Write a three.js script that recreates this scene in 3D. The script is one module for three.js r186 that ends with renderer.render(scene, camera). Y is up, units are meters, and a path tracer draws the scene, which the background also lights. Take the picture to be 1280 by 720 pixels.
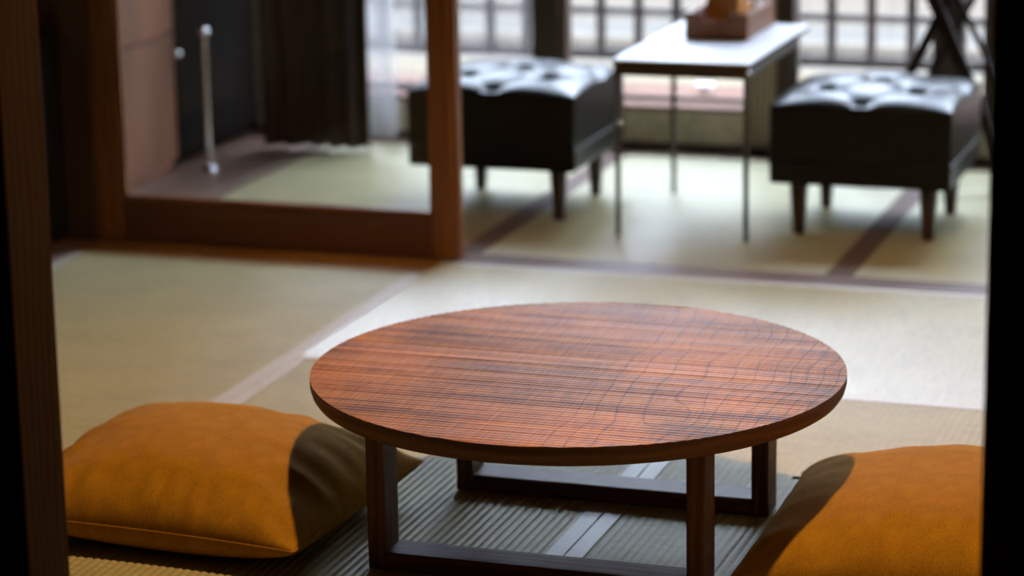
import * as THREE from 'three';
import { RoundedBoxGeometry } from 'three/addons/geometries/RoundedBoxGeometry.js';
import { mergeGeometries } from 'three/addons/utils/BufferGeometryUtils.js';

// ---------------------------------------------------------------- camera, sky, exposure
const scene = new THREE.Scene();
const renderer = new THREE.WebGLRenderer();
renderer.toneMapping = THREE.LinearToneMapping;
renderer.toneMappingExposure = 1.0;
renderer.shadowMap.enabled = true;

const FPX = 3419.06;                                  // focal length in pixels of the 1280 x 720 frame
const camera = new THREE.PerspectiveCamera(2 * Math.atan(360 / FPX) * 180 / Math.PI, 16 / 9, 0.05, 200);
{
  const right = new THREE.Vector3(0.94790055, -0.01623799, -0.31815227);
  const up = new THREE.Vector3(-0.06144173, 0.97063014, -0.23259846);
  const fwd = new THREE.Vector3(-0.31258512, -0.24002804, -0.91906316);
  camera.position.set(2.2034, 1.5031, 5.0557);
  camera.quaternion.setFromRotationMatrix(new THREE.Matrix4().makeBasis(right, up, fwd.negate()));
}
camera.focus = 4.22;
camera.userData.fStop = 2.7;
scene.add(camera);

// an even, bright overcast sky, seen and entering only through the window
scene.background = new THREE.Color().setRGB(0.78, 0.93, 1.17);
scene.backgroundIntensity = 20.5;

// ---------------------------------------------------------------- helpers
let seed = 7;
const rnd = () => { seed = (seed * 1664525 + 1013904223) >>> 0; return seed / 4294967296; };
const clamp = (x, a = 0, b = 1) => Math.min(b, Math.max(a, x));
const sstep = (a, b, x) => { const t = clamp((x - a) / (b - a)); return t * t * (3 - 2 * t); };
const lerp = (a, b, t) => a + (b - a) * t;
const hash = (i, j, s) => { let h = (i * 374761393 + j * 668265263 + s * 974634777) | 0; h = Math.imul(h ^ (h >>> 13), 1274126177); return ((h ^ (h >>> 16)) >>> 0) / 4294967296; };
function noise(x, y, s = 0, px = 0, py = 0) {         // value noise, periodic when px / py are given
  const i = Math.floor(x), j = Math.floor(y), fx = x - i, fy = y - j, u = fx * fx * (3 - 2 * fx), v = fy * fy * (3 - 2 * fy);
  const w = (a, b) => hash(px ? ((a % px) + px) % px : a, py ? ((b % py) + py) % py : b, s);
  return lerp(lerp(w(i, j), w(i + 1, j), u), lerp(w(i, j + 1), w(i + 1, j + 1), u), v);
}
function makeTexture(w, h, fn, srgb = true, repeat = true) {   // fn(u, v) -> [r, g, b] in 0..1
  const d = new Uint8Array(w * h * 4);
  for (let y = 0, k = 0; y < h; y++) for (let x = 0; x < w; x++, k += 4) {
    const c = fn((x + 0.5) / w, (y + 0.5) / h);
    d[k] = clamp(c[0]) * 255; d[k + 1] = clamp(c[1]) * 255; d[k + 2] = clamp(c[2]) * 255; d[k + 3] = 255;
  }
  const t = new THREE.DataTexture(d, w, h);
  t.magFilter = THREE.LinearFilter; t.minFilter = THREE.LinearMipmapLinearFilter; t.generateMipmaps = true;
  if (srgb) t.colorSpace = THREE.SRGBColorSpace;
  if (repeat) t.wrapS = t.wrapT = THREE.RepeatWrapping;
  t.needsUpdate = true;
  return t;
}
const used = {};
function numbered(name) { const n = used[name] = (used[name] ?? -1) + 1; return n ? name + '_' + String(n).padStart(3, '0') : name; }
function mesh(name, geo, mat, parent) {
  const m = new THREE.Mesh(geo, mat); m.castShadow = m.receiveShadow = true;
  m.name = parent ? name : numbered(name);
  (parent ?? scene).add(m);
  return m;
}
function tag(o, label, category, group) { o.userData.label = label; o.userData.category = category; if (group) o.userData.group = group; return o; }
function thing(name, label, category, [x, y, z] = [0, 0, 0], turn = 0, group) {
  const o = new THREE.Group(); o.name = numbered(name); o.position.set(x, y, z); o.rotation.y = turn; scene.add(o);
  return tag(o, label, category, group);
}
function structure(name, geo, mat, label, category) {
  const m = new THREE.Mesh(geo, mat); m.name = name; m.castShadow = m.receiveShadow = true; scene.add(m);
  m.userData.kind = 'structure'; if (label) m.userData.label = label; if (category) m.userData.category = category;
  return m;
}
// uv in metres: v along the grain axis
function boxUV(geo, grain = 1, off = 0) {
  const p = geo.attributes.position, n = geo.attributes.normal, uv = new Float32Array(p.count * 2);
  for (let i = 0; i < p.count; i++) {
    const P = [p.getX(i), p.getY(i), p.getZ(i)], N = [Math.abs(n.getX(i)), Math.abs(n.getY(i)), Math.abs(n.getZ(i))];
    const d = N[0] > N[1] && N[0] > N[2] ? 0 : N[1] > N[2] ? 1 : 2, t = [0, 1, 2].filter((a) => a !== d);
    let a = t[0], b = t[1];
    if (a === grain) [a, b] = [b, a];
    uv[2 * i] = P[a] + off * 0.37 + d * 0.11; uv[2 * i + 1] = (b === grain || d !== grain ? P[b] : P[b] * 0.3) + off * 0.61;
  }
  geo.setAttribute('uv', new THREE.BufferAttribute(uv, 2));
  return geo;
}
let boxCount = 0;
function box(x0, x1, y0, y1, z0, z1, { r = 0.0015, grain, seg = 2 } = {}) {
  const w = x1 - x0, h = y1 - y0, d = z1 - z0, s = [w, h, d];
  const g = r > 0 ? new RoundedBoxGeometry(w, h, d, seg, Math.min(r, w / 2.05, h / 2.05, d / 2.05)) : new THREE.BoxGeometry(w, h, d);
  g.translate((x0 + x1) / 2, (y0 + y1) / 2, (z0 + z1) / 2);
  return boxUV(g, grain ?? s.indexOf(Math.max(...s)), boxCount++);
}
function grid(nu, nv, fn) {                            // fn(u, v) -> [x, y, z, s, t]
  const pos = [], uv = [], idx = [];
  for (let j = 0; j <= nv; j++) for (let i = 0; i <= nu; i++) { const q = fn(i / nu, j / nv); pos.push(q[0], q[1], q[2]); uv.push(q[3] ?? i / nu, q[4] ?? j / nv); }
  for (let j = 0; j < nv; j++) for (let i = 0; i < nu; i++) { const a = j * (nu + 1) + i, b = a + 1, c = a + nu + 1, d = c + 1; idx.push(a, c, b, b, c, d); }
  const g = new THREE.BufferGeometry();
  g.setAttribute('position', new THREE.Float32BufferAttribute(pos, 3)); g.setAttribute('uv', new THREE.Float32BufferAttribute(uv, 2)); g.setIndex(idx); g.computeVertexNormals();
  return g;
}
const lathe = (pts, seg = 24) => new THREE.LatheGeometry(pts.map(([x, y]) => new THREE.Vector2(x, y)), seg);
function tube(points, r, seg = 40, rad = 8) { return new THREE.TubeGeometry(new THREE.CatmullRomCurve3(points.map((q) => new THREE.Vector3(...q))), seg, r, rad); }
function bar(a, b, w, d, { r = 0.003 } = {}) {         // a bevelled bar from a to b
  const A = new THREE.Vector3(...a), B = new THREE.Vector3(...b), L = A.distanceTo(B);
  const g = new RoundedBoxGeometry(w, L, d, 2, r); boxUV(g, 1, boxCount++);
  g.applyQuaternion(new THREE.Quaternion().setFromUnitVectors(new THREE.Vector3(0, 1, 0), B.clone().sub(A).normalize()));
  const m = A.add(B).multiplyScalar(0.5); g.translate(m.x, m.y, m.z);
  return g;
}

// ---------------------------------------------------------------- materials
// plain-sawn grain: tile 0.25 m across, 1 m along
const grainTex = makeTexture(512, 1024, (u, v) => {
  const wob = noise(u * 4, v * 5, 3, 4, 5) * 0.5 + noise(u * 8, v * 12, 4, 8, 12) * 0.12;
  const ring = 0.5 + 0.5 * Math.sin((u * 14 + wob * 3) * Math.PI * 2);
  const fib = noise(u * 150, v * 16, 5, 150, 16) * 0.6 + noise(u * 256, v * 60, 6, 256, 60) * 0.4;
  const b = noise(u * 3, v * 3, 8, 3, 3);
  const k = 0.72 + 0.2 * ring ** 1.5 + 0.16 * (fib - 0.5) + 0.18 * (b - 0.5);
  return [k, k * 0.985, k * 0.96];
});
const grainBump = makeTexture(512, 512, (u, v) => { const k = 0.5 + 0.5 * (noise(u * 160, v * 10, 15, 160, 10) - 0.5) + 0.3 * (noise(u * 40, v * 4, 16, 40, 4) - 0.5); return [k, k, k]; }, false);
grainTex.repeat.set(4, 1); grainBump.repeat.set(4, 1);
function wood(r, g, b, rough = 0.5, extra = {}) {
  return new THREE.MeshPhysicalMaterial({ color: new THREE.Color().setRGB(r, g, b), map: grainTex, roughness: rough, bumpMap: grainBump, bumpScale: 0.0006, ...extra });
}
const M = {
  doorWood: wood(0.29, 0.105, 0.017, 0.45),
  doorWoodShaded: wood(0.13, 0.04, 0.008, 0.5),  // darker copy of doorWood: the shade on the low rail is put into its colour
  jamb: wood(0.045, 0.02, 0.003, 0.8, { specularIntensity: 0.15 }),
  darkWood: wood(0.06, 0.03, 0.016, 0.55),
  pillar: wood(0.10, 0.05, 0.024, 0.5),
  pillarPale: wood(0.40, 0.33, 0.24, 0.7),
  honey: wood(0.42, 0.21, 0.045, 0.45),
  boardFloor: wood(0.25, 0.15, 0.11, 0.4),
  ledge: wood(0.26, 0.13, 0.09, 0.7, { specularIntensity: 0.5 }),
  rack: wood(0.035, 0.02, 0.014, 0.7, { specularIntensity: 0.35 }),
  threshold: wood(0.20, 0.10, 0.06, 0.4),
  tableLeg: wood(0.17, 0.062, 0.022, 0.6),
  cabinet: wood(0.27, 0.105, 0.045, 0.5),
  tray: wood(0.30, 0.10, 0.018, 0.5),
  trayPale: wood(0.85, 0.34, 0.035, 0.5),
  lattice: wood(0.05, 0.034, 0.024, 0.6),
  ottLeg: wood(0.05, 0.022, 0.013, 0.4),
};
const plasterTex = makeTexture(256, 256, (u, v) => { const k = 0.9 + 0.14 * (noise(u * 64, v * 64, 21, 64, 64) - 0.5) + 0.1 * (noise(u * 9, v * 9, 22, 9, 9) - 0.5); return [k, k, k]; });
M.plaster = new THREE.MeshStandardMaterial({ color: new THREE.Color().setRGB(0.52, 0.47, 0.36), map: plasterTex, roughness: 0.95 });
M.ceiling = wood(0.22, 0.13, 0.07, 0.7);
M.black = new THREE.MeshPhysicalMaterial({ color: new THREE.Color().setRGB(0.012, 0.012, 0.013), roughness: 0.3 });
M.blackMatte = new THREE.MeshPhysicalMaterial({ specularIntensity: 0.08, color: new THREE.Color().setRGB(0.005, 0.0045, 0.004), roughness: 0.9 });
M.chrome = new THREE.MeshStandardMaterial({ color: new THREE.Color().setRGB(0.8, 0.81, 0.82), metalness: 1, roughness: 0.14 });
M.steel = new THREE.MeshStandardMaterial({ color: new THREE.Color().setRGB(0.10, 0.095, 0.085), metalness: 0.8, roughness: 0.35 });
M.white = new THREE.MeshStandardMaterial({ color: new THREE.Color().setRGB(0.78, 0.78, 0.77), roughness: 0.5 });
M.glass = new THREE.MeshPhysicalMaterial({ color: 0xffffff, transmission: 1, thickness: 0, roughness: 0, ior: 1.5 });

// rush matting: u across the ribs, v along the ribs; the rushes run across the ribs
const rushTex = makeTexture(512, 512, (u, v) => {
  const rush = noise(u * 10, v * 200, 31, 10, 200) * 0.5 + noise(u * 34, v * 400, 32, 34, 400) * 0.5;
  const patch = noise(u * 5, v * 5, 33, 5, 5), knot = noise(u * 32, v * 90, 34, 32, 90);
  const k = 0.86 + 0.14 * (rush - 0.5) + 0.05 * (patch - 0.5) + 0.06 * (knot - 0.5), g = noise(u * 8, v * 120, 35, 8, 120) - 0.5;
  return [k - 0.02 * g, k * 0.985, k * 0.95 + 0.04 * g];
});
rushTex.repeat.set(2, 2);
const rushBump = makeTexture(512, 512, (u, v) => { const k = 0.5 + 0.5 * Math.sin(v * 256 * Math.PI) * 0.6 + 0.4 * (noise(u * 30, v * 250, 36, 30, 250) - 0.5); return [k, k, k]; }, false);
rushBump.repeat.set(2, 2);
const rushColor = new THREE.Color().setRGB(0.45, 0.42, 0.26);
// the rushes run across the ribs (along u), so the gloss is stretched across them
M.tatami = new THREE.MeshPhysicalMaterial({ color: rushColor, map: rushTex, roughness: 0.46, anisotropy: 0.95, anisotropyRotation: Math.PI / 2, ior: 1.6 });
const clothTex = makeTexture(128, 128, (u, v) => { const k = 0.88 + 0.2 * (noise(u * 64, v * 64, 41, 64, 64) - 0.5) + 0.06 * Math.sin(u * 64 * Math.PI * 2) * Math.sin(v * 64 * Math.PI * 2); return [k, k, k]; });
clothTex.repeat.set(20, 20);
M.borderPale = new THREE.MeshPhysicalMaterial({ color: new THREE.Color().setRGB(0.52, 0.49, 0.44), map: clothTex, roughness: 0.55 });
M.borderBrown = new THREE.MeshPhysicalMaterial({ color: new THREE.Color().setRGB(0.14, 0.085, 0.06), map: clothTex, roughness: 0.8 });

// ---------------------------------------------------------------- room shell
// floor slab with tatami mats and boards
const floor = structure('floor', box(-1.9, 4.2, -0.25, -0.05, -2.36, 6.3, { r: 0 }), M.darkWood, 'floor of tatami mats with cloth borders and wooden edge boards', 'floor');
const RIB = 0.0152;
function tatami(x0, x1, z0, z1, ribsAlongZ, borderMat, bordersAlongZ = ribsAlongZ, depth = ribsAlongZ ? 0.0019 : 0.0003) {
  const gap = 0.0012, B = 0.031; x0 += gap; x1 -= gap; z0 += gap; z1 -= gap;
  const bx = bordersAlongZ ? B : 0, bz = bordersAlongZ ? 0 : B, X0 = x0 + bx, X1 = x1 - bx, Z0 = z0 + bz, Z1 = z1 - bz;
  const a0 = ribsAlongZ ? X0 : Z0, a1 = ribsAlongZ ? X1 : Z1, l0 = ribsAlongZ ? Z0 : X0, l1 = ribsAlongZ ? Z1 : X1;
  const n = Math.round((a1 - a0) / RIB), o = [rnd() * 3, rnd() * 3];
  const top = grid(n * 6, 1, (u, v) => {
    const a = lerp(a0, a1, u), ph = (u * n) % 1, l = lerp(l0, l1, v), y = -depth * Math.abs(Math.cos(ph * Math.PI)) ** 6;
    return ribsAlongZ ? [a, y, l, a + o[0], l + o[1]] : [l, y, a, a + o[0], l + o[1]];
  });
  if (!ribsAlongZ) { const ix = top.index.array; for (let i = 0; i < ix.length; i += 3) { const t = ix[i]; ix[i] = ix[i + 1]; ix[i + 1] = t; } top.computeVertexNormals(); }
  const body = box(x0, x1, -0.05, -0.0022, z0, z1, { r: 0 });
  const geo = mergeGeometries([top.toNonIndexed(), body.toNonIndexed()]);
  const mat = mesh('tatami_mat', geo, M.tatami, floor);
  for (const k of [0, 1]) {
    const g = bordersAlongZ ? box(k ? X1 : x0, k ? x1 : X0, -0.02, 0.0006, z0, z1, { r: 0.0006 }) : box(x0, x1, -0.02, 0.0006, k ? Z1 : z0, k ? z1 : Z0, { r: 0.0006 });
    mesh('border', g, borderMat, mat);
  }
  return mat;
}
tatami(-0.91, 0, -0.775, 1.045, true, M.borderPale);
tatami(-0.91, 0, 1.045, 1.82, true, M.borderPale);
tatami(0, 0.91, 0, 1.82, true, M.borderPale);
tatami(0.91, 1.82, 0, 1.82, true, M.borderPale);
tatami(0, 1.82, -0.91, 0, false, M.borderPale);
// narrow sunroom mats
for (const [a, b] of [[-0.86, 0.03], [0.03, 0.94], [0.94, 1.83]]) tatami(a, b, -2.29, -1.0, true, M.borderBrown, true, 0.0004);
// boards
mesh('floor_board', box(-0.908, -0.002, -0.05, 0.0, -0.91, -0.777, { grain: 0 }), M.honey, floor);
mesh('floor_board', box(-1.45, -0.912, -0.05, -0.001, -0.91, 1.82, { grain: 2 }), M.boardFloor, floor);
mesh('floor_board', box(-1.5, -0.862, -0.05, -0.001, -2.29, -1.0, { grain: 2 }), M.boardFloor, floor);
mesh('floor_board', box(-1.5, 2.0, -0.05, 0.002, -2.36, -2.292, { grain: 0 }), M.threshold, floor);
mesh('floor_board', box(-1.5, 4.0, -0.05, 0.0, 1.822, 6.2, { grain: 0 }), M.darkWood, floor);
// sill under the sliding door: two tracks
{
  const t = structure('trim_1', box(-1.0, 1.86, -0.05, 0.002, -1.0, -0.91, { r: 0.001, grain: 0 }), M.threshold, 'brown wooden sill with grooves under the sliding door', 'sill');
  for (const z of [-0.985, -0.945]) mesh('rail_strip', box(-0.98, 1.84, 0.0, 0.004, z - 0.006, z + 0.006, { r: 0.001, grain: 0 }), M.threshold, t);
}
const H = 2.95;
structure('ceiling', box(-1.9, 4.2, H, H + 0.12, -2.46, 6.3, { r: 0, grain: 0 }), M.ceiling, 'wooden ceiling above the rooms', 'ceiling');
structure('wall_left', box(-1.9, -1.45, -0.05, H, -2.46, 6.3, { r: 0 }), M.plaster, 'plaster wall behind the black box and the cabinets', 'wall');
structure('wall_right', box(1.86, 2.02, -0.05, H, -2.46, 1.98, { r: 0 }), M.plaster, 'plaster wall beside the cushion with the tag', 'wall');
structure('wall_side', box(4.0, 4.2, -0.05, H, 1.98, 6.3, { r: 0 }), M.plaster, 'side wall of the unlit front room', 'wall');
structure('wall_rear', box(-1.9, 4.2, -0.05, H, 6.1, 6.3, { r: 0 }), M.plaster, 'end wall of the unlit front room', 'wall');
// partition between front room and tatami room
structure('wall_partition', box(1.96, 4.0, -0.05, H, 2.0, 2.12, { r: 0 }), M.plaster, 'partition wall beside the black edged sliding door', 'wall');
structure('wall_front', box(-1.45, 1.98, 1.8, H, 2.0, 2.12, { r: 0 }), M.plaster, 'wall above the opening to the tatami room', 'wall');
// wall above the sliding doors
structure('wall_lintel', box(-1.45, 1.86, 1.76, H, -1.0, -0.91, { r: 0 }), M.plaster, 'plaster wall above the sliding door', 'wall');
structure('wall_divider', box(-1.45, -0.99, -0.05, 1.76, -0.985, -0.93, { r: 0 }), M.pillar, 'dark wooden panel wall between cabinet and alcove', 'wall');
structure('trim_2', box(-0.99, -0.912, 0, 1.76, -1.0, -0.90, { grain: 1 }), M.pillar, 'dark brown wooden door post', 'post');

// near door frames that border the view: left jamb and right black framed sliding door
{
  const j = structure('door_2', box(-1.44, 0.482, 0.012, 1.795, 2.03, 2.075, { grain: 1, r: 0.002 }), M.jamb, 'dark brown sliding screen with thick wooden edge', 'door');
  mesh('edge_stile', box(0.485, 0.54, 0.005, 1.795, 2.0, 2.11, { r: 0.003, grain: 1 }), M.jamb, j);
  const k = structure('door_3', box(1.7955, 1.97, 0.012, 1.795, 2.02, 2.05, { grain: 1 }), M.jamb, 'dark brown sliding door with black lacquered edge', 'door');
  mesh('edge_stile', box(1.748, 1.795, 0.005, 1.795, 2.0, 2.06, { r: 0.002, grain: 1 }), M.black, k);
}

// ---------------------------------------------------------------- glazed sliding door
{
  const Z0 = -0.955, Z1 = -0.917, D = structure('door_1', box(-0.845, -0.025, 0.004, 0.106, Z0 + 0.002, Z1 - 0.004, { grain: 0, r: 0.003 }), M.doorWoodShaded, 'sliding door with warm brown wooden frame and one large clear pane', 'door');
  mesh('stile', box(-0.911, -0.845, 0.004, 1.75, Z0, Z1, { grain: 1, r: 0.003 }), M.doorWood, D);
  mesh('stile', box(-0.025, 0.041, 0.004, 1.75, Z0, Z1, { grain: 1, r: 0.003 }), M.doorWood, D);
  mesh('rail', box(-0.845, -0.025, 1.66, 1.75, Z0 + 0.002, Z1 - 0.004, { grain: 0, r: 0.003 }), M.doorWood, D);
  mesh('cover_strip', box(0.012, 0.030, 0.006, 1.745, Z1 - 0.002, Z1 + 0.008, { grain: 1, r: 0.003 }), M.doorWood, D);
  mesh('cover_strip', box(-0.909, -0.885, 0.006, 1.745, Z1 - 0.002, Z1 + 0.008, { grain: 1, r: 0.003 }), M.doorWood, D);
  // glazing beads round the pane
  for (const b of [[-0.845, -0.835, 0.106, 1.66], [-0.035, -0.025, 0.106, 1.66], [-0.835, -0.035, 0.106, 0.115], [-0.835, -0.035, 1.651, 1.66]])
    mesh('glazing_bead', box(b[0], b[1], b[2], b[3], Z0 + 0.01, Z1 - 0.008, { r: 0.002 }), M.doorWood, D);
  const p = new THREE.PlaneGeometry(0.80, 1.536); p.translate(-0.435, 0.883, -0.938);
  mesh('pane', p, M.glass, D).userData.label = 'clear glass pane';
}

// ---------------------------------------------------------------- window wall of the sunroom
structure('wall_back', box(-1.45, 1.86, -0.05, 0.118, -2.44, -2.36, { r: 0 }), M.plaster, 'low beige wall under the window', 'wall');
structure('baseboard_back', box(-1.45, 1.86, 0.0022, 0.024, -2.359, -2.35, { r: 0.001, grain: 0 }), M.darkWood, 'dark baseboard along the low wall', 'baseboard');
structure('wall_above', box(-1.45, 1.86, 2.0, H, -2.46, -2.36, { r: 0 }), M.plaster, 'beige wall above the window', 'wall');
structure('wall_end', box(1.58, 1.86, 0.1305, 2.0, -2.46, -2.36, { r: 0 }), M.plaster, 'plaster wall beside the last window post', 'wall');
structure('wall_corner', box(-1.45, -1.02, 0.1185, 2.0, -2.46, -2.36, { r: 0 }), M.plaster, 'plaster wall behind the brown curtain', 'wall');
structure('trim_3', box(-1.02, 1.86, 0.1182, 0.130, -2.72, -2.352, { r: 0.003, grain: 0 }), M.ledge, 'wide reddish brown wooden window ledge', 'ledge');
const posts = [[-0.241, -0.163, M.darkWood], [-0.163, -0.142, M.pillar], [0.39, 0.475, M.pillarPale], [0.475, 0.526, M.darkWood], [0.912, 0.994, M.darkWood], [1.052, 1.12, M.darkWood]];
const postLabels = ['thick dark window post behind the ottoman at the door', 'thin brown strip beside the thick dark window post', 'pale brown wooden window post reaching the floor by the side table', 'dark wooden strip beside the pale window post', 'dark window post behind the crossed rack', 'dark window post between the rack and the end wall'];
const bayLabels = ['window bay with pale screen beside the sheer curtain', 'window bay behind the side table', 'window bay behind the ottoman with the rack', 'very narrow window bay behind the crossed rack', 'window bay next to the plaster end wall'];
posts.forEach(([a, b, m], i) => structure('trim_' + (4 + i), box(a, b, m === M.pillarPale ? 0.004 : 0.1305, 2.0, -2.43 + (i === 1 ? 0.012 : 0), -2.35 + (i === 1 ? -0.012 : 0), { grain: 1, r: 0.002 }), m, postLabels[i], 'post'));
[[-1.02, -0.241], [-0.142, 0.39], [0.526, 0.912], [0.994, 1.052], [1.12, 1.58]].forEach(([a, b], i) => {
  const w = structure('window_' + (i + 1), box(a, b, 0.1303, 0.142, -2.47, -2.45, { r: 0.002, grain: 0 }), M.darkWood, bayLabels[i], 'window');
  mesh('top_rail', box(a, b, 1.96, 2.0, -2.47, -2.45, { r: 0.002, grain: 0 }), M.darkWood, w);
  const g = new THREE.PlaneGeometry(b - a, 1.82); g.translate((a + b) / 2, 1.051, -2.46);
  mesh('pane', g, M.glass, w);
});

// ---------------------------------------------------------------- outside
{
  const gravelTex = makeTexture(256, 256, (u, v) => { const k = 0.84 + 0.3 * (noise(u * 64, v * 64, 51, 64, 64) - 0.5) + 0.2 * (noise(u * 128, v * 128, 52, 128, 128) - 0.5); return [k, k, k * 0.98]; });
  const gm = (r, g, b) => new THREE.MeshStandardMaterial({ color: new THREE.Color().setRGB(r, g, b), map: gravelTex, roughness: 0.95 });
  const gr = structure('ground', box(-9, 8, -0.5, -0.25, -20, -2.5, { r: 0 }), gm(0.059, 0.045, 0.030), 'pale garden ground outside the window', 'ground');
  // bands of paving, kerb and dry grass that lie one behind the other
  const band = (name, z0, z1, y, m) => mesh(name, box(-9, 8, -0.26, y, z0, z1, { r: 0.01, grain: 0 }), m, gr);
  band('dry_lawn', -5.25, -4.3, -0.245, gm(0.086, 0.061, 0.027));
  band('kerb', -5.75, -5.6, -0.20, gm(0.080, 0.061, 0.042));
  band('paving', -6.3, -5.95, -0.243, gm(0.047, 0.040, 0.031));
  structure('wall_sky_block', box(-9, 8, -0.3, 3.2, -9.3, -9, { r: 0 }), gm(0.12, 0.095, 0.075), 'unseen brown wall added outside to block the low sky', 'wall');  // never in view; added to keep low sky light off the floors
  band('path', -7.6, -6.6, -0.24, gm(0.067, 0.046, 0.027));
}
{
  const L = thing('lattice_screen', 'dark wooden lattice screen standing outside the window', 'lattice', [0, 0, -2.9]);
  const P = 0.1193, y0 = 0.168, y1 = 1.02;
  for (let k = -12; k <= 14; k++) { const x = -0.2 + k * P; mesh('lattice_bar', box(x - 0.013, x + 0.013, y0, y1, -0.012, 0.012, { r: 0.001, grain: 1 }), M.lattice, L); }
  for (let k = 0; k < 7; k++) { const y = 0.185 + k * 0.133; mesh('lattice_rail', box(-1.75, 1.6, y - (k ? 0.010 : 0.016), y + (k ? 0.010 : 0.016), -0.016, 0.008, { r: 0.001, grain: 0 }), M.lattice, L); }
  for (const x of [-1.7, -0.385, 0.335, 0.86, 1.56]) mesh('post', box(x - 0.03, x + 0.03, -0.25, 1.05, -0.08, -0.02, { r: 0.002, grain: 1 }), M.lattice, L);
}

// ---------------------------------------------------------------- round low table
{
  const CX = 0.9048, CZ = 0.908, TY = 0.292, R = 0.4408, TH = 0.034;
  const T = thing('round_table', 'low round wooden table with fluted top on two plank frames', 'table', [CX, 0, CZ]);
  // flutes along x
  const cuts = [-R - 0.02]; const depth = [], tone = [];
  while (cuts[cuts.length - 1] < R + 0.02) { cuts.push(cuts[cuts.length - 1] + 0.0122 + (rnd() - 0.5) * 0.0022); depth.push(0.0007 + rnd() * 0.0006); tone.push(rnd()); }
  const fluteAt = (z) => { let k = 0; while (cuts[k + 1] < z) k++; return [k, (z - cuts[k]) / (cuts[k + 1] - cuts[k])]; };
  const surf = (z) => { const [k, t] = fluteAt(z); return -depth[k] * 4 * t * (1 - t); };
  let rows = [];
  for (let k = 0; k < cuts.length - 1; k++) for (let s = 0; s < 7; s++) { const z = cuts[k] + (cuts[k + 1] - cuts[k]) * s / 7; if (Math.abs(z) < R - 0.0002) rows.push(z); }
  for (let k = 0; k <= 40; k++) { const a = k / 40 * 0.35; rows.push(R * Math.cos(a) - 1e-5, -R * Math.cos(a) + 1e-5); }
  rows.sort((a, b) => a - b); rows = rows.filter((z, i) => !i || z - rows[i - 1] > 1e-5);
  const NX = 24, half = (z) => Math.sqrt(Math.max(0, R * R - z * z));
  const topGeo = grid(NX, rows.length - 1, (u, v) => {
    const z = rows[Math.round(v * (rows.length - 1))], x = half(z) * (2 * u - 1);
    return [x, TY + surf(z), z, 0.5 + x / (2 * R), 0.5 + z / (2 * R)];
  });
  // growth rings on the top: the boards run along z, rings bend round two knots
  const ringField = (x, z) => {
    const bend = 0.05 * (noise(z * 4.2 + 3, x * 1.5, 61) - 0.5) + 0.022 * (noise(z * 11, x * 4, 62) - 0.5) + 0.003 * (noise(z * 45, x * 20, 66) - 0.5);
    const q = x - 0.185 + bend;
    let f = Math.sqrt((15 * q) ** 2 + 0.25) + 130 * q * q / (1 + 3 * Math.abs(q)) + 1.6 * (noise(z * 2.2 + 1, 0.5, 68) - 0.5);
    for (const [kx, kz, w, a] of [[0.195, -0.27, 0.045, 1.5], [0.235, 0.22, 0.04, 1.3], [-0.22, 0.1, 0.05, 1.0]]) { const dx = (x - kx) / w, dz = (z - kz) / (w * 1.8); f -= a * Math.exp(-(dx * dx + dz * dz)); }
    return f;
  };
  const topTex = makeTexture(1536, 1536, (u, v) => {
    const x = (u - 0.5) * 2 * R, z = (v - 0.5) * 2 * R;
    let f, gx, late;
    if (x > 0.055) {                                    // wide plain-sawn board: broad arched rings
      f = ringField(x, z) + 8; gx = Math.abs(ringField(x + 0.001, z) + 8 - f) * 1000;
      const fr = f - Math.floor(f);
      late = Math.exp(-((Math.abs(fr - 0.5) / Math.min(0.2, 0.0013 * Math.max(gx, 26))) ** 2)) * (0.45 + 0.55 * hash(Math.floor(f), 3, 9));
    } else {                                            // narrower quarter-sawn boards: fine straight rings
      const b = x < -0.13 ? 1 : 0;
      f = (x + 0.012 * (noise(z * 3 + b * 7, 2.5, 69) - 0.5)) / 0.0085 + b * 0.4 + 0.6 * noise(z * 9, x * 60, 70);
      const fr = f - Math.floor(f);
      late = 0.28 * Math.exp(-(((fr - 0.5) / 0.18) ** 2)) * (0.4 + 0.6 * hash(Math.floor(f), 5 + b, 9));
    }
    const fl = Math.max(0, Math.min(tone.length - 1, fluteAt(z)[0]));
    const patch = noise(x * 7 + 5, z * 7, 63), fine = noise(x * 420, z * 34, 64), streak = noise(x * 6, z * 190, 65), blot = noise(x * 16, z * 40, 67);
    let k = 0.80 - 0.33 * late + 0.20 * (patch - 0.5) + 0.16 * (fine - 0.5) + 0.22 * (streak - 0.5) + 0.16 * (tone[fl] - 0.5) + 0.16 * (blot - 0.5);
    return [k * (1 + 0.05 * (patch - 0.5)), k * 0.99, k * (0.97 - 0.1 * (blot - 0.5))];
  }, true, false);
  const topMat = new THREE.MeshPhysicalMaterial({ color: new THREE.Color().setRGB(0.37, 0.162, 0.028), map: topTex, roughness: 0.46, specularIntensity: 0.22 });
  const top = mesh('table_top', topGeo, topMat, T); top.userData.label = 'reddish brown top with fine parallel flutes';
  // rim: follows the flutes above, undercut below
  const loop = [];
  for (let i = 0; i < rows.length; i++) loop.push([half(rows[i]), rows[i]]);
  for (let i = rows.length - 1; i >= 0; i--) loop.push([-half(rows[i]), rows[i]]);
  loop.push(loop[0]);
  const prof = [[1, 0], [1.0005, 0.12], [1.0, 0.45], [0.994, 0.72], [0.984, 0.92], [0.974, 1]];
  let len = 0; const acc = loop.map((q, i) => (len += i ? Math.hypot(q[0] - loop[i - 1][0], q[1] - loop[i - 1][1]) : 0));
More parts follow.
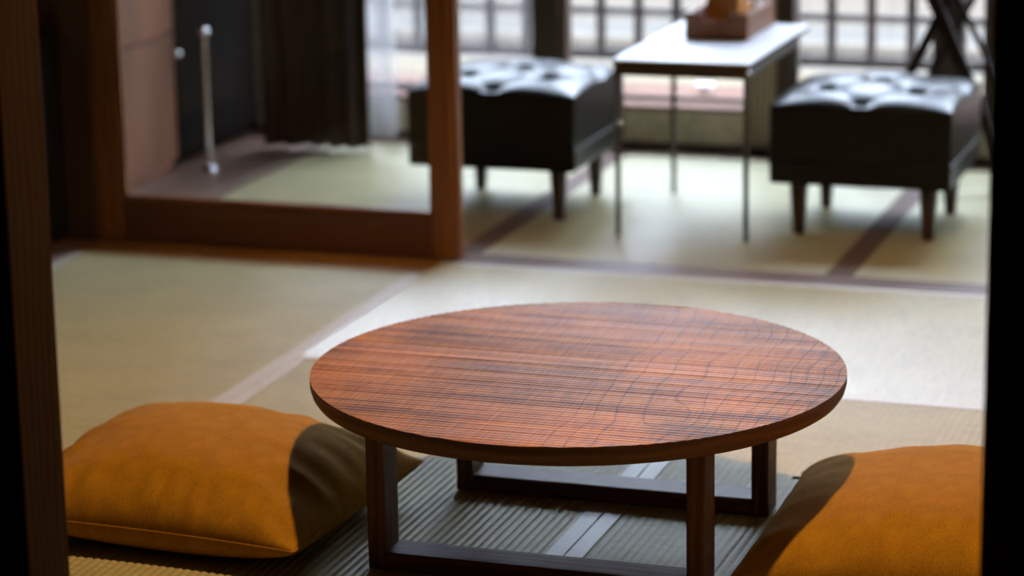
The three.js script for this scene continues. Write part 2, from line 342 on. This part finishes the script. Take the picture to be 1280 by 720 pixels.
  const rim = grid(loop.length - 1, prof.length - 1, (u, v) => {
    const i = Math.round(u * (loop.length - 1)), j = Math.round(v * (prof.length - 1)), [x, z] = loop[i], yT = TY + surf(z), [s, t] = prof[j];
    return [x * s, lerp(yT, TY - TH, t), z * s, -t * TH, acc[i]];
  });
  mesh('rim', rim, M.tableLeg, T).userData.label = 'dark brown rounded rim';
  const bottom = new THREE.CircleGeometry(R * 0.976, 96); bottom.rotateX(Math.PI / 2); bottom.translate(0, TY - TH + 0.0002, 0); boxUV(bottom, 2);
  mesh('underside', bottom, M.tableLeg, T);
  // two U frames of planks
  const X0 = 0.624 - CX, X1 = 1.186 - CX, W = 0.030, PD = 0.064, top0 = TY - TH - 0.0005;
  for (const zf of [1.158 - CZ, 0.733 - CZ]) {
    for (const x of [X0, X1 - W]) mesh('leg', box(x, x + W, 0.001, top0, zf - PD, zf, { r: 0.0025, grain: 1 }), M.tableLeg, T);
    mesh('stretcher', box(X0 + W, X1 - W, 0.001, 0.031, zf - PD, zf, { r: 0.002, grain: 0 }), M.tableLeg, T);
  }
}

// ---------------------------------------------------------------- floor cushions
const weaveTex = makeTexture(256, 256, (u, v) => { const k = 0.88 + 0.16 * (noise(u * 128, v * 128, 71, 128, 128) - 0.5) + 0.10 * (noise(u * 256, v * 40, 72, 256, 40) - 0.5) + 0.08 * (noise(u * 6, v * 6, 73, 6, 6) - 0.5); return [k, k, k]; });
const weaveBump = makeTexture(256, 256, (u, v) => { const k = 0.5 + 0.25 * Math.sin(u * 128 * Math.PI) * Math.sin(v * 128 * Math.PI) + 0.3 * (noise(u * 120, v * 120, 74, 120, 120) - 0.5); return [k, k, k]; }, false);
weaveTex.repeat.set(8, 8); weaveBump.repeat.set(8, 8);
M.mustard = new THREE.MeshPhysicalMaterial({ color: new THREE.Color().setRGB(0.38, 0.185, 0.012), map: weaveTex, bumpMap: weaveBump, bumpScale: 0.0006, roughness: 0.95, specularIntensity: 0.25 });
function cushion(label, corners, { crown = 0.115, seamY = [0.05, 0.05, 0.05, 0.05], creases = [], sd = 1 }) {
  // corners: back-left, back-right, front-right, front-left on the floor
  const c = [0, 1].map((k) => corners.reduce((s, q) => s + q[k], 0) / 4);
  const o = thing('floor_cushion', label, 'cushion', [c[0], 0, c[1]], 0, 'mustard floor cushions beside the low table');
  const N = 72;
  const plan = (u, v) => {                              // u, v in -1..1
    const pinch = 0.055, uu = u * (1 - pinch * (1 - v * v) * u * u), vv = v * (1 - pinch * (1 - u * u) * v * v);
    const s = (uu + 1) / 2, t = (vv + 1) / 2;
    const q = [0, 1].map((k) => lerp(lerp(corners[0][k], corners[1][k], s), lerp(corners[3][k], corners[2][k], s), t) - c[k]);
    return [...q, lerp(lerp(seamY[0], seamY[1], s), lerp(seamY[3], seamY[2], s), t)];
  };
  const swell = (u, v) => Math.pow(Math.max(0, (1 - u * u) * (1 - v * v)), 0.47);
  const warp = (w) => Math.sign(w) * (1 - (1 - Math.abs(w)) ** 1.7);   // more rows near the seam
  const face = (up) => grid(N, N, (a, b) => {
    const u = warp(2 * a - 1), v = warp(2 * b - 1), [x, z, y] = plan(u, v), f = swell(u, v);
    let h = y;
    if (up) {
      h += crown * f + 0.010 * (noise(u * 2.2 + 4 * sd, v * 2.2, 81) - 0.5) * f;
      // gathers that run in from the seam
      const e = Math.max(Math.abs(u), Math.abs(v)), along = Math.abs(u) > Math.abs(v) ? v : u;
      h += 0.0035 * Math.sin(along * 17 + 3 * noise(along * 5, sd, 82)) * sstep(0.45, 0.85, e) * (1 - sstep(0.93, 1, e));
      for (const [cu, cv, du, dv, dep] of creases) { const q = ((u - cu) / du) ** 2, r = (v - cv) / dv; h -= dep * Math.exp(-q - r * r); }
    } else h = Math.max(0.001, y - 0.075 * Math.pow(f, 0.85));
    return [x, h, z, x, z];
  });
  const top = face(true), bot = face(false); const ix = bot.index.array;
  for (let i = 0; i < ix.length; i += 3) { const t = ix[i]; ix[i] = ix[i + 1]; ix[i + 1] = t; } bot.computeVertexNormals();
  mesh('cover', mergeGeometries([top, bot]), M.mustard, o);
  const pts = []; const per = 24;
  for (let s = 0; s < 4; s++) for (let k = 0; k < per; k++) { const t = -1 + 2 * k / per, [u, v] = [[t, -1], [1, t], [-t, 1], [-1, -t]][s], q = plan(u, v); pts.push(new THREE.Vector3(q[0], q[2], q[1])); }
  mesh('seam', new THREE.TubeGeometry(new THREE.CatmullRomCurve3(pts, true), 240, 0.0018, 6, true), M.mustard, o);
  return o;
}
cushion('mustard floor cushion with small creases, partly hidden by the dark door jamb', [[0.0, 0.735], [0.575, 0.765], [0.535, 1.255], [-0.02, 1.235]],
  { crown: 0.113, seamY: [0.088, 0.058, 0.052, 0.058], creases: [[0.06, 0.80, 0.03, 0.13, 0.014], [0.36, 0.84, 0.03, 0.12, 0.014], [-0.30, 0.78, 0.05, 0.15, 0.007], [-0.62, 0.3, 0.05, 0.2, 0.006]], sd: 1 });
const rightCushion = cushion('mustard floor cushion with a small dark tag at one corner', [[1.212, 0.575], [1.80, 0.555], [1.815, 1.15], [1.222, 1.165]],
  { crown: 0.118, seamY: [0.036, 0.05, 0.05, 0.04], sd: 2 });
mesh('tag', box(-0.014, 0.002, -0.0008, 0.0008, -0.006, 0.006, { r: 0.0005 }).translate(1.212 - rightCushion.position.x, 0.032, 0.60 - rightCushion.position.z), M.blackMatte, rightCushion).userData.label = 'small dark fabric tag';

// ---------------------------------------------------------------- tufted ottomans
const leatherBump = makeTexture(256, 256, (u, v) => { const k = 0.5 + 0.5 * (noise(u * 90, v * 90, 91, 90, 90) - 0.5) + 0.3 * (noise(u * 40, v * 40, 92, 40, 40) - 0.5); return [k, k, k]; }, false);
leatherBump.repeat.set(4, 4);
M.leather = new THREE.MeshPhysicalMaterial({ color: new THREE.Color().setRGB(0.004, 0.004, 0.004), roughness: 0.34, specularIntensity: 0.45, bumpMap: leatherBump, bumpScale: 0.0003 });
function ottoman(label, x0) {
  const S = 0.445, o = thing('ottoman', label, 'ottoman', [x0 + S / 2, 0, -1.58], 0, 'black tufted ottomans in the sunroom'), h = S / 2;
  for (const sx of [-1, 1]) for (const sz of [-1, 1]) {
    const g = lathe([[0.0001, 0.0], [0.0135, 0.0], [0.0145, 0.004], [0.024, 0.136], [0.0001, 0.136]], 20); g.scale(1, 1, 1);
    boxUV(g, 1); g.translate(sx * (h - 0.062), 0, sz * (h - 0.062)); mesh('leg', g, M.ottLeg, o);
  }
  mesh('base', box(-h, h, 0.134, 0.190, -h, h, { r: 0.008, seg: 3 }), M.leather, o);
  mesh('welt', box(-h - 0.003, h + 0.003, 0.186, 0.196, -h - 0.003, h + 0.003, { r: 0.0048, seg: 3 }), M.leather, o);
  mesh('seat_box', box(-h, h, 0.192, 0.330, -h, h, { r: 0.006, seg: 3 }), M.leather, o);
  // tufted top
  const B = [[0, 0.97], [-0.5, 0.40], [0.5, 0.40], [0, -0.18], [-1, -0.18], [1, -0.18], [-0.5, -0.74], [0.5, -0.74]].map(([u, v]) => [u * h, v * h]);
  const segs = [[0, 1], [0, 2], [1, 3], [2, 3], [1, 4], [2, 5], [3, 6], [3, 7], [4, 6], [5, 7]];
  const segD = (x, z, a, b) => { const dx = b[0] - a[0], dz = b[1] - a[1], t = clamp(((x - a[0]) * dx + (z - a[1]) * dz) / (dx * dx + dz * dz)); return Math.hypot(x - a[0] - t * dx, z - a[1] - t * dz); };
  const N = 88, topG = grid(N, N, (u, v) => {
    const w = (q) => { const t = 2 * q - 1; return Math.sign(t) * (1 - (1 - Math.abs(t)) ** 1.25); };
    const a = w(u), b = w(v), x = a * h * 0.996, z = b * h * 0.996;
    const edge = Math.pow(Math.max(0, (1 - Math.abs(a) ** 3) * (1 - Math.abs(b) ** 3)), 0.6);
    let y = 0.004 + 0.040 * edge, dip = 0;
    for (const q of B) { const d = Math.hypot(x - q[0], z - q[1]); dip += 0.022 * Math.exp(-((d / 0.024) ** 2)) + 0.006 * Math.exp(-((d / 0.06) ** 2)); }
    for (const [i, j] of segs) { const d = segD(x, z, B[i], B[j]); dip += 0.004 * Math.exp(-d / 0.009) + 0.003 * Math.exp(-((d / 0.03) ** 2)); }
    y -= Math.min(dip, 0.034) * Math.min(1, edge * 1.3);
    return [x, 0.324 + Math.max(0, y), z, x, z];
  });
  mesh('tufted_top', topG, M.leather, o);
  for (const i of [1, 2, 3, 6, 7]) { const g = new THREE.SphereGeometry(0.011, 14, 8); g.scale(1, 0.45, 1); g.translate(B[i][0], 0.336, B[i][1]); mesh('button', g, M.leather, o); }
  return o;
}
ottoman('black leather tufted ottoman half behind the sliding door stile', -0.252);
ottoman('black leather tufted ottoman in front of the crossed dark stand', 0.69);

// ---------------------------------------------------------------- side table with tray
{
  const T = thing('side_table', 'narrow side table with pale top and thin metal legs between the ottomans', 'table', [0.485, 0, -1.595]);
  const x0 = -0.167, x1 = 0.178, z0 = -0.325, z1 = 0.325;
  mesh('core', box(x0 + 0.0005, x1 - 0.0005, 0.4285, 0.4375, z0 + 0.0005, z1 - 0.0005, { r: 0.001 }), M.darkWood, T);
  mesh('table_top', box(x0, x1, 0.4376, 0.442, z0, z1, { r: 0.0015, seg: 2 }), new THREE.MeshPhysicalMaterial({ color: new THREE.Color().setRGB(0.55, 0.54, 0.55), roughness: 0.35 }), T).userData.label = 'pale laminate top';
  mesh('apron', box(x0 + 0.004, x1 - 0.004, 0.402, 0.428, z1 - 0.018, z1 - 0.004, { r: 0.001 }), M.darkWood, T);
  for (const x of [x0 + 0.004, x1 - 0.018]) mesh('apron', box(x, x + 0.014, 0.405, 0.428, z0 + 0.11, z1 - 0.018, { r: 0.001 }), M.steel, T);
  for (const [x, z] of [[x0 + 0.011, z1 - 0.011], [x1 - 0.011, z1 - 0.011], [x0 + 0.011, z0 + 0.12], [x1 - 0.011, z0 + 0.12]]) {
    const g = new THREE.CylinderGeometry(0.0075, 0.0065, 0.426, 16); g.translate(x, 0.214, z); mesh('leg', g, M.steel, T);
  }
  for (const [x, y] of [[x0 + 0.018, 0.29], [x1 - 0.006, 0.418]]) { const g = new THREE.SphereGeometry(0.008, 16, 10); g.translate(x, y, z1 - 0.002); mesh('bolt', g, M.chrome, T).userData.label = 'small chrome bolt'; }
}
{
  const Y = 0.4425, x0 = 0.408, x1 = 0.572, z0 = -1.905, z1 = -1.62, t = 0.011, hh = 0.066;
  const o = thing('wooden_tray', 'brown wooden tray with a notched front on the side table', 'tray', [0.49, Y, -1.7625]);
  const cx = 0.49, cz = -1.7625;
  mesh('tray_bottom', box(x0 - cx, x1 - cx, 0, 0.008, z0 - cz, z1 - cz), M.tray, o);
  for (const s of [0, 1]) {
    const xa = s ? x1 - t : x0; mesh('side_board', box(xa - cx, xa + t - cx, 0.008, hh, z0 - cz, z1 - cz, { grain: 2 }), M.tray, o);
  }
  // front and back boards with a dipped notch
  for (const zf of [z1 - t, z0]) {
    const a = x0 + t - cx, b = x1 - t - cx, s = new THREE.Shape([[a, 0.008], [b, 0.008], [b, hh], [0.035, hh], [0.028, hh - 0.022], [-0.032, hh - 0.022], [-0.039, hh], [a, hh]].map((q) => new THREE.Vector2(...q)));
    const g = new THREE.ExtrudeGeometry(s, { depth: t - 0.002, bevelEnabled: true, bevelSize: 0.001, bevelThickness: 0.001, bevelSegments: 1 }); g.translate(0, 0, zf - cz + 0.001); boxUV(g, 0);
    mesh('end_board', g, M.tray, o);
  }
  // standing wooden box, cup and folded cloth in the tray
  const b = thing('wooden_box', 'honey coloured upright wooden box inside the tray', 'box', [0.487, Y + 0.0085, -1.745]);
  mesh('body', box(-0.043, 0.043, 0, 0.15, -0.05, 0.05, { r: 0.003, grain: 1 }), M.trayPale, b);
  mesh('lid', box(-0.045, 0.045, 0.1505, 0.165, -0.052, 0.052, { r: 0.003, grain: 0 }), M.trayPale, b);
  const cup = tag(mesh('white_cup', lathe([[0.0001, 0], [0.016, 0], [0.019, 0.004], [0.024, 0.05], [0.025, 0.062], [0.023, 0.062], [0.021, 0.05], [0.016, 0.008], [0.0001, 0.007]], 28), M.white), 'small white cup beside the wooden box in the tray', 'cup'); cup.position.set(0.5335 + 0.001, Y + 0.0085, -1.832);
  const cloth = grid(20, 24, (u, v) => { const a = v * Math.PI * 2, r = 0.75 + 0.25 * Math.sin(a * 3 + u * 7) * Math.sin(u * Math.PI), w = Math.sin(u * Math.PI); return [0.026 * w * Math.cos(a) * r, 0.05 * (1 - Math.cos(u * Math.PI)) * (0.9 + 0.1 * Math.sin(a * 2)), 0.05 * w * Math.sin(a) * r]; });
  const cl = tag(mesh('white_cloth', cloth, M.white), 'white crumpled cloth beside the wooden box in the tray', 'cloth'); cl.position.set(0.446, Y + 0.0085, -1.845);
}
{
  const bowl = tag(mesh('white_bowl', lathe([[0.0001, 0], [0.016, 0], [0.019, 0.004], [0.035, 0.026], [0.037, 0.034], [0.034, 0.034], [0.016, 0.009], [0.0001, 0.008]], 28), M.white), 'small white bowl on the window ledge', 'bowl'); bowl.scale.setScalar(0.75); bowl.position.set(0.206, 0.1305, -2.60);
}

// ---------------------------------------------------------------- crossed dark stand behind the right ottoman
{
  const o = thing('folding_rack', 'dark folding wooden rack with crossed legs by the window', 'rack', [1.0, 0, -2.1]);
  const legs = [[[-0.085, 0.62, 0.07], [0.19, 0.012, 0.07], 0.034, 0.02], [[-0.055, 0.60, -0.10], [0.245, 0.012, -0.10], 0.016, 0.016], [[0.06, 0.62, 0.045], [-0.235, 0.012, 0.045], 0.026, 0.02], [[0.10, 0.60, -0.125], [-0.20, 0.012, -0.125], 0.02, 0.016]];
  for (const [a, b, w, d] of legs) mesh('leg', bar(a, b, w, d), M.rack, o);
  mesh('top_bar', bar([-0.085, 0.625, -0.14], [-0.085, 0.625, 0.10], 0.028, 0.028), M.rack, o);
  mesh('top_bar', bar([0.08, 0.625, -0.14], [0.08, 0.625, 0.10], 0.028, 0.028), M.rack, o);
}

// ---------------------------------------------------------------- curtains
function drape(name, label, category, x0, x1, z, y0, y1, folds, amp, mat, thick, lean = 0) {
  const f = (s) => grid(folds * 12, 30, (u, v) => {
    const y = lerp(y1, y0, v), k = 0.8 + 0.2 * Math.sin(v * 2 + u * 9), x = lerp(x0, x1, u) + lean * (1 - v) * u;
    return [x, y, z + s * thick + amp * k * Math.sin(u * folds * Math.PI * 2 + 0.8 * Math.sin(v * 2.2 + u * 5)) + 0.01 * Math.sin(u * 11), u * (x1 - x0) * 1.6, y];
  });
  const a = f(0.5), b = f(-0.5);
  const o = tag(mesh(name, thick ? mergeGeometries([a, b]) : f(0), mat), label, category);
  return o;
}
M.brownCloth = new THREE.MeshPhysicalMaterial({ color: new THREE.Color().setRGB(0.035, 0.018, 0.011), map: weaveTex, roughness: 0.95 });
M.sheer = new THREE.MeshPhysicalMaterial({ color: new THREE.Color().setRGB(0.93, 0.93, 0.94), transmission: 0.8, thickness: 0, roughness: 0.45, side: THREE.DoubleSide });
M.screen = new THREE.MeshPhysicalMaterial({ color: new THREE.Color().setRGB(0.85, 0.85, 0.85), transmission: 0.96, thickness: 0, roughness: 0.2, side: THREE.DoubleSide });
drape('brown_curtain', 'dark brown curtain gathered at the side of the window', 'curtain', -0.985, -0.665, -2.13, 0.012, 2.05, 5, 0.028, M.brownCloth, 0.004);
drape('sheer_curtain', 'white sheer curtain hanging beside the brown curtain', 'curtain', -0.72, -0.63, -2.27, 0.02, 2.05, 5, 0.018, M.sheer, 0, -0.05);
{ // fine screen over the first window bay
  const s = thing('insect_screen', 'pale translucent screen over the window beside the sheer curtain', 'screen', [-0.63, 0.131, -2.50]);
  const g = new THREE.PlaneGeometry(0.74, 1.82); g.translate(0, 0.92, 0); mesh('screen_mesh', g, M.screen, s);
  for (const x of [-0.38, 0.37]) mesh('frame_bar', box(x, x + 0.012, 0, 1.84, -0.006, 0.006, { r: 0.001 }), M.steel, s);
  for (const y of [0, 1.828]) mesh('frame_bar', box(-0.368, 0.37, y, y + 0.012, -0.006, 0.006, { r: 0.001 }), M.steel, s);
}

// ---------------------------------------------------------------- left side: cabinet, black cabinet, pole, black box
{
  const o = thing('cabinet', 'tall brown wooden cabinet behind the door pane', 'cabinet', [-1.27, 0, -1.385]);
  mesh('body', box(-0.17, 0.16, 0.03, 1.7, -0.37, 0.37, { grain: 1 }), M.cabinet, o);
  mesh('plinth', box(-0.17, 0.165, 0, 0.03, -0.37, 0.37, { grain: 2 }), M.cabinet, o);
  for (const [z0, z1] of [[-0.372, -0.002], [0.002, 0.372]]) for (const [y0, y1] of [[0.036, 0.383], [0.391, 1.69]]) {
    const d = mesh('cabinet_door', box(0.162, 0.18, y0, y1, z0, z1, { grain: 1, r: 0.002 }), M.cabinet, o);
    if (y0 < 0.3) { const g = new THREE.SphereGeometry(0.011, 16, 12); const s = new THREE.CylinderGeometry(0.005, 0.005, 0.02, 10); s.rotateZ(Math.PI / 2); s.translate(-0.012, 0, 0); const k = mergeGeometries([g, s]); k.translate(0.205, 0.335, z0 < -0.1 ? z0 + 0.03 : z1 - 0.03); mesh('knob', k, M.chrome, d).userData.label = 'small chrome knob'; }
  }
}
{
  const o = thing('black_cabinet', 'black cabinet in the dark corner beside the brown curtain', 'cabinet', [-1.27, 0, -2.05]);
  mesh('body', box(-0.17, 0.15, 0.02, 1.7, -0.28, 0.26, { r: 0.004 }), M.blackMatte, o);
  mesh('door_panel', box(0.152, 0.168, 0.03, 1.69, -0.275, 0.255, { r: 0.003 }), M.blackMatte, o);
  mesh('plinth', box(-0.17, 0.13, 0, 0.02, -0.27, 0.25), M.blackMatte, o);
}
{
  const o = thing('chrome_pole', 'slim chrome pole with round knob standing before the black cabinet', 'pole', [-1.012, 0, -1.79]);
  mesh('foot', lathe([[0.0001, 0], [0.022, 0], [0.023, 0.004], [0.012, 0.012], [0.0001, 0.013]], 24), M.chrome, o);
  const g = new THREE.CylinderGeometry(0.006, 0.008, 0.37, 20); g.translate(0, 0.196, 0); mesh('shaft', g, M.chrome, o);
  const s = new THREE.SphereGeometry(0.016, 20, 14); s.translate(0, 0.39, 0); mesh('knob', s, M.chrome, o);
}
{
  const o = thing('black_box', 'tall narrow glossy black box beside the door post', 'box', [-1.1, 0, -0.80]);
  mesh('body', box(-0.11, 0.11, 0.012, 0.52, -0.10, 0.10, { r: 0.006, seg: 3 }), M.black, o);
  for (const [x, z] of [[-0.09, -0.08], [0.09, -0.08], [-0.09, 0.08], [0.09, 0.08]]) { const g = new THREE.CylinderGeometry(0.012, 0.012, 0.012, 14); g.translate(x, 0.006, z); mesh('foot', g, M.blackMatte, o); }
}

// ---------------------------------------------------------------- pendant lamp over the table (above the frame; its light casts the round shadow)
{
  const LX = 1.17, LY = 2.42, LZ = 1.06, BY = 0.215;      // deep shade: the bulb sits high in it, so the light falls in a cone on floor, table and cushions
  const o = thing('pendant_lamp', 'pendant lamp with deep dark shade hanging above the low table', 'lamp', [LX, LY, LZ]);
  const shade = lathe([[0.03, 0.345], [0.07, 0.335], [0.12, 0.29], [0.185, 0.10], [0.21, 0.0], [0.206, 0.0], [0.181, 0.10], [0.116, 0.286], [0.066, 0.330], [0.03, 0.340]], 48);
  mesh('shade', shade, M.blackMatte, o);
  mesh('cord', new THREE.CylinderGeometry(0.003, 0.003, H - LY - 0.342, 8).translate(0, (H - LY + 0.342) / 2, 0), M.blackMatte, o);
  mesh('socket', new THREE.CylinderGeometry(0.022, 0.026, 0.075, 20).translate(0, 0.30, 0), M.blackMatte, o);
  const bulb = new THREE.SphereGeometry(0.045, 24, 16); bulb.translate(0, BY, 0);
  const glow = new THREE.Color().setRGB(1.0, 0.66, 0.30);
  mesh('bulb', bulb, new THREE.MeshStandardMaterial({ color: 0xffffff, emissive: glow, emissiveIntensity: 4, roughness: 0.4 }), o);
  const p = new THREE.PointLight(new THREE.Color().setRGB(1.0, 0.60, 0.25), 21.5, 0, 2); p.position.set(0, BY, 0); p.castShadow = true; p.shadow.radius = 2.6; p.name = 'lamp_light'; o.add(p);
}

renderer.render(scene, camera);
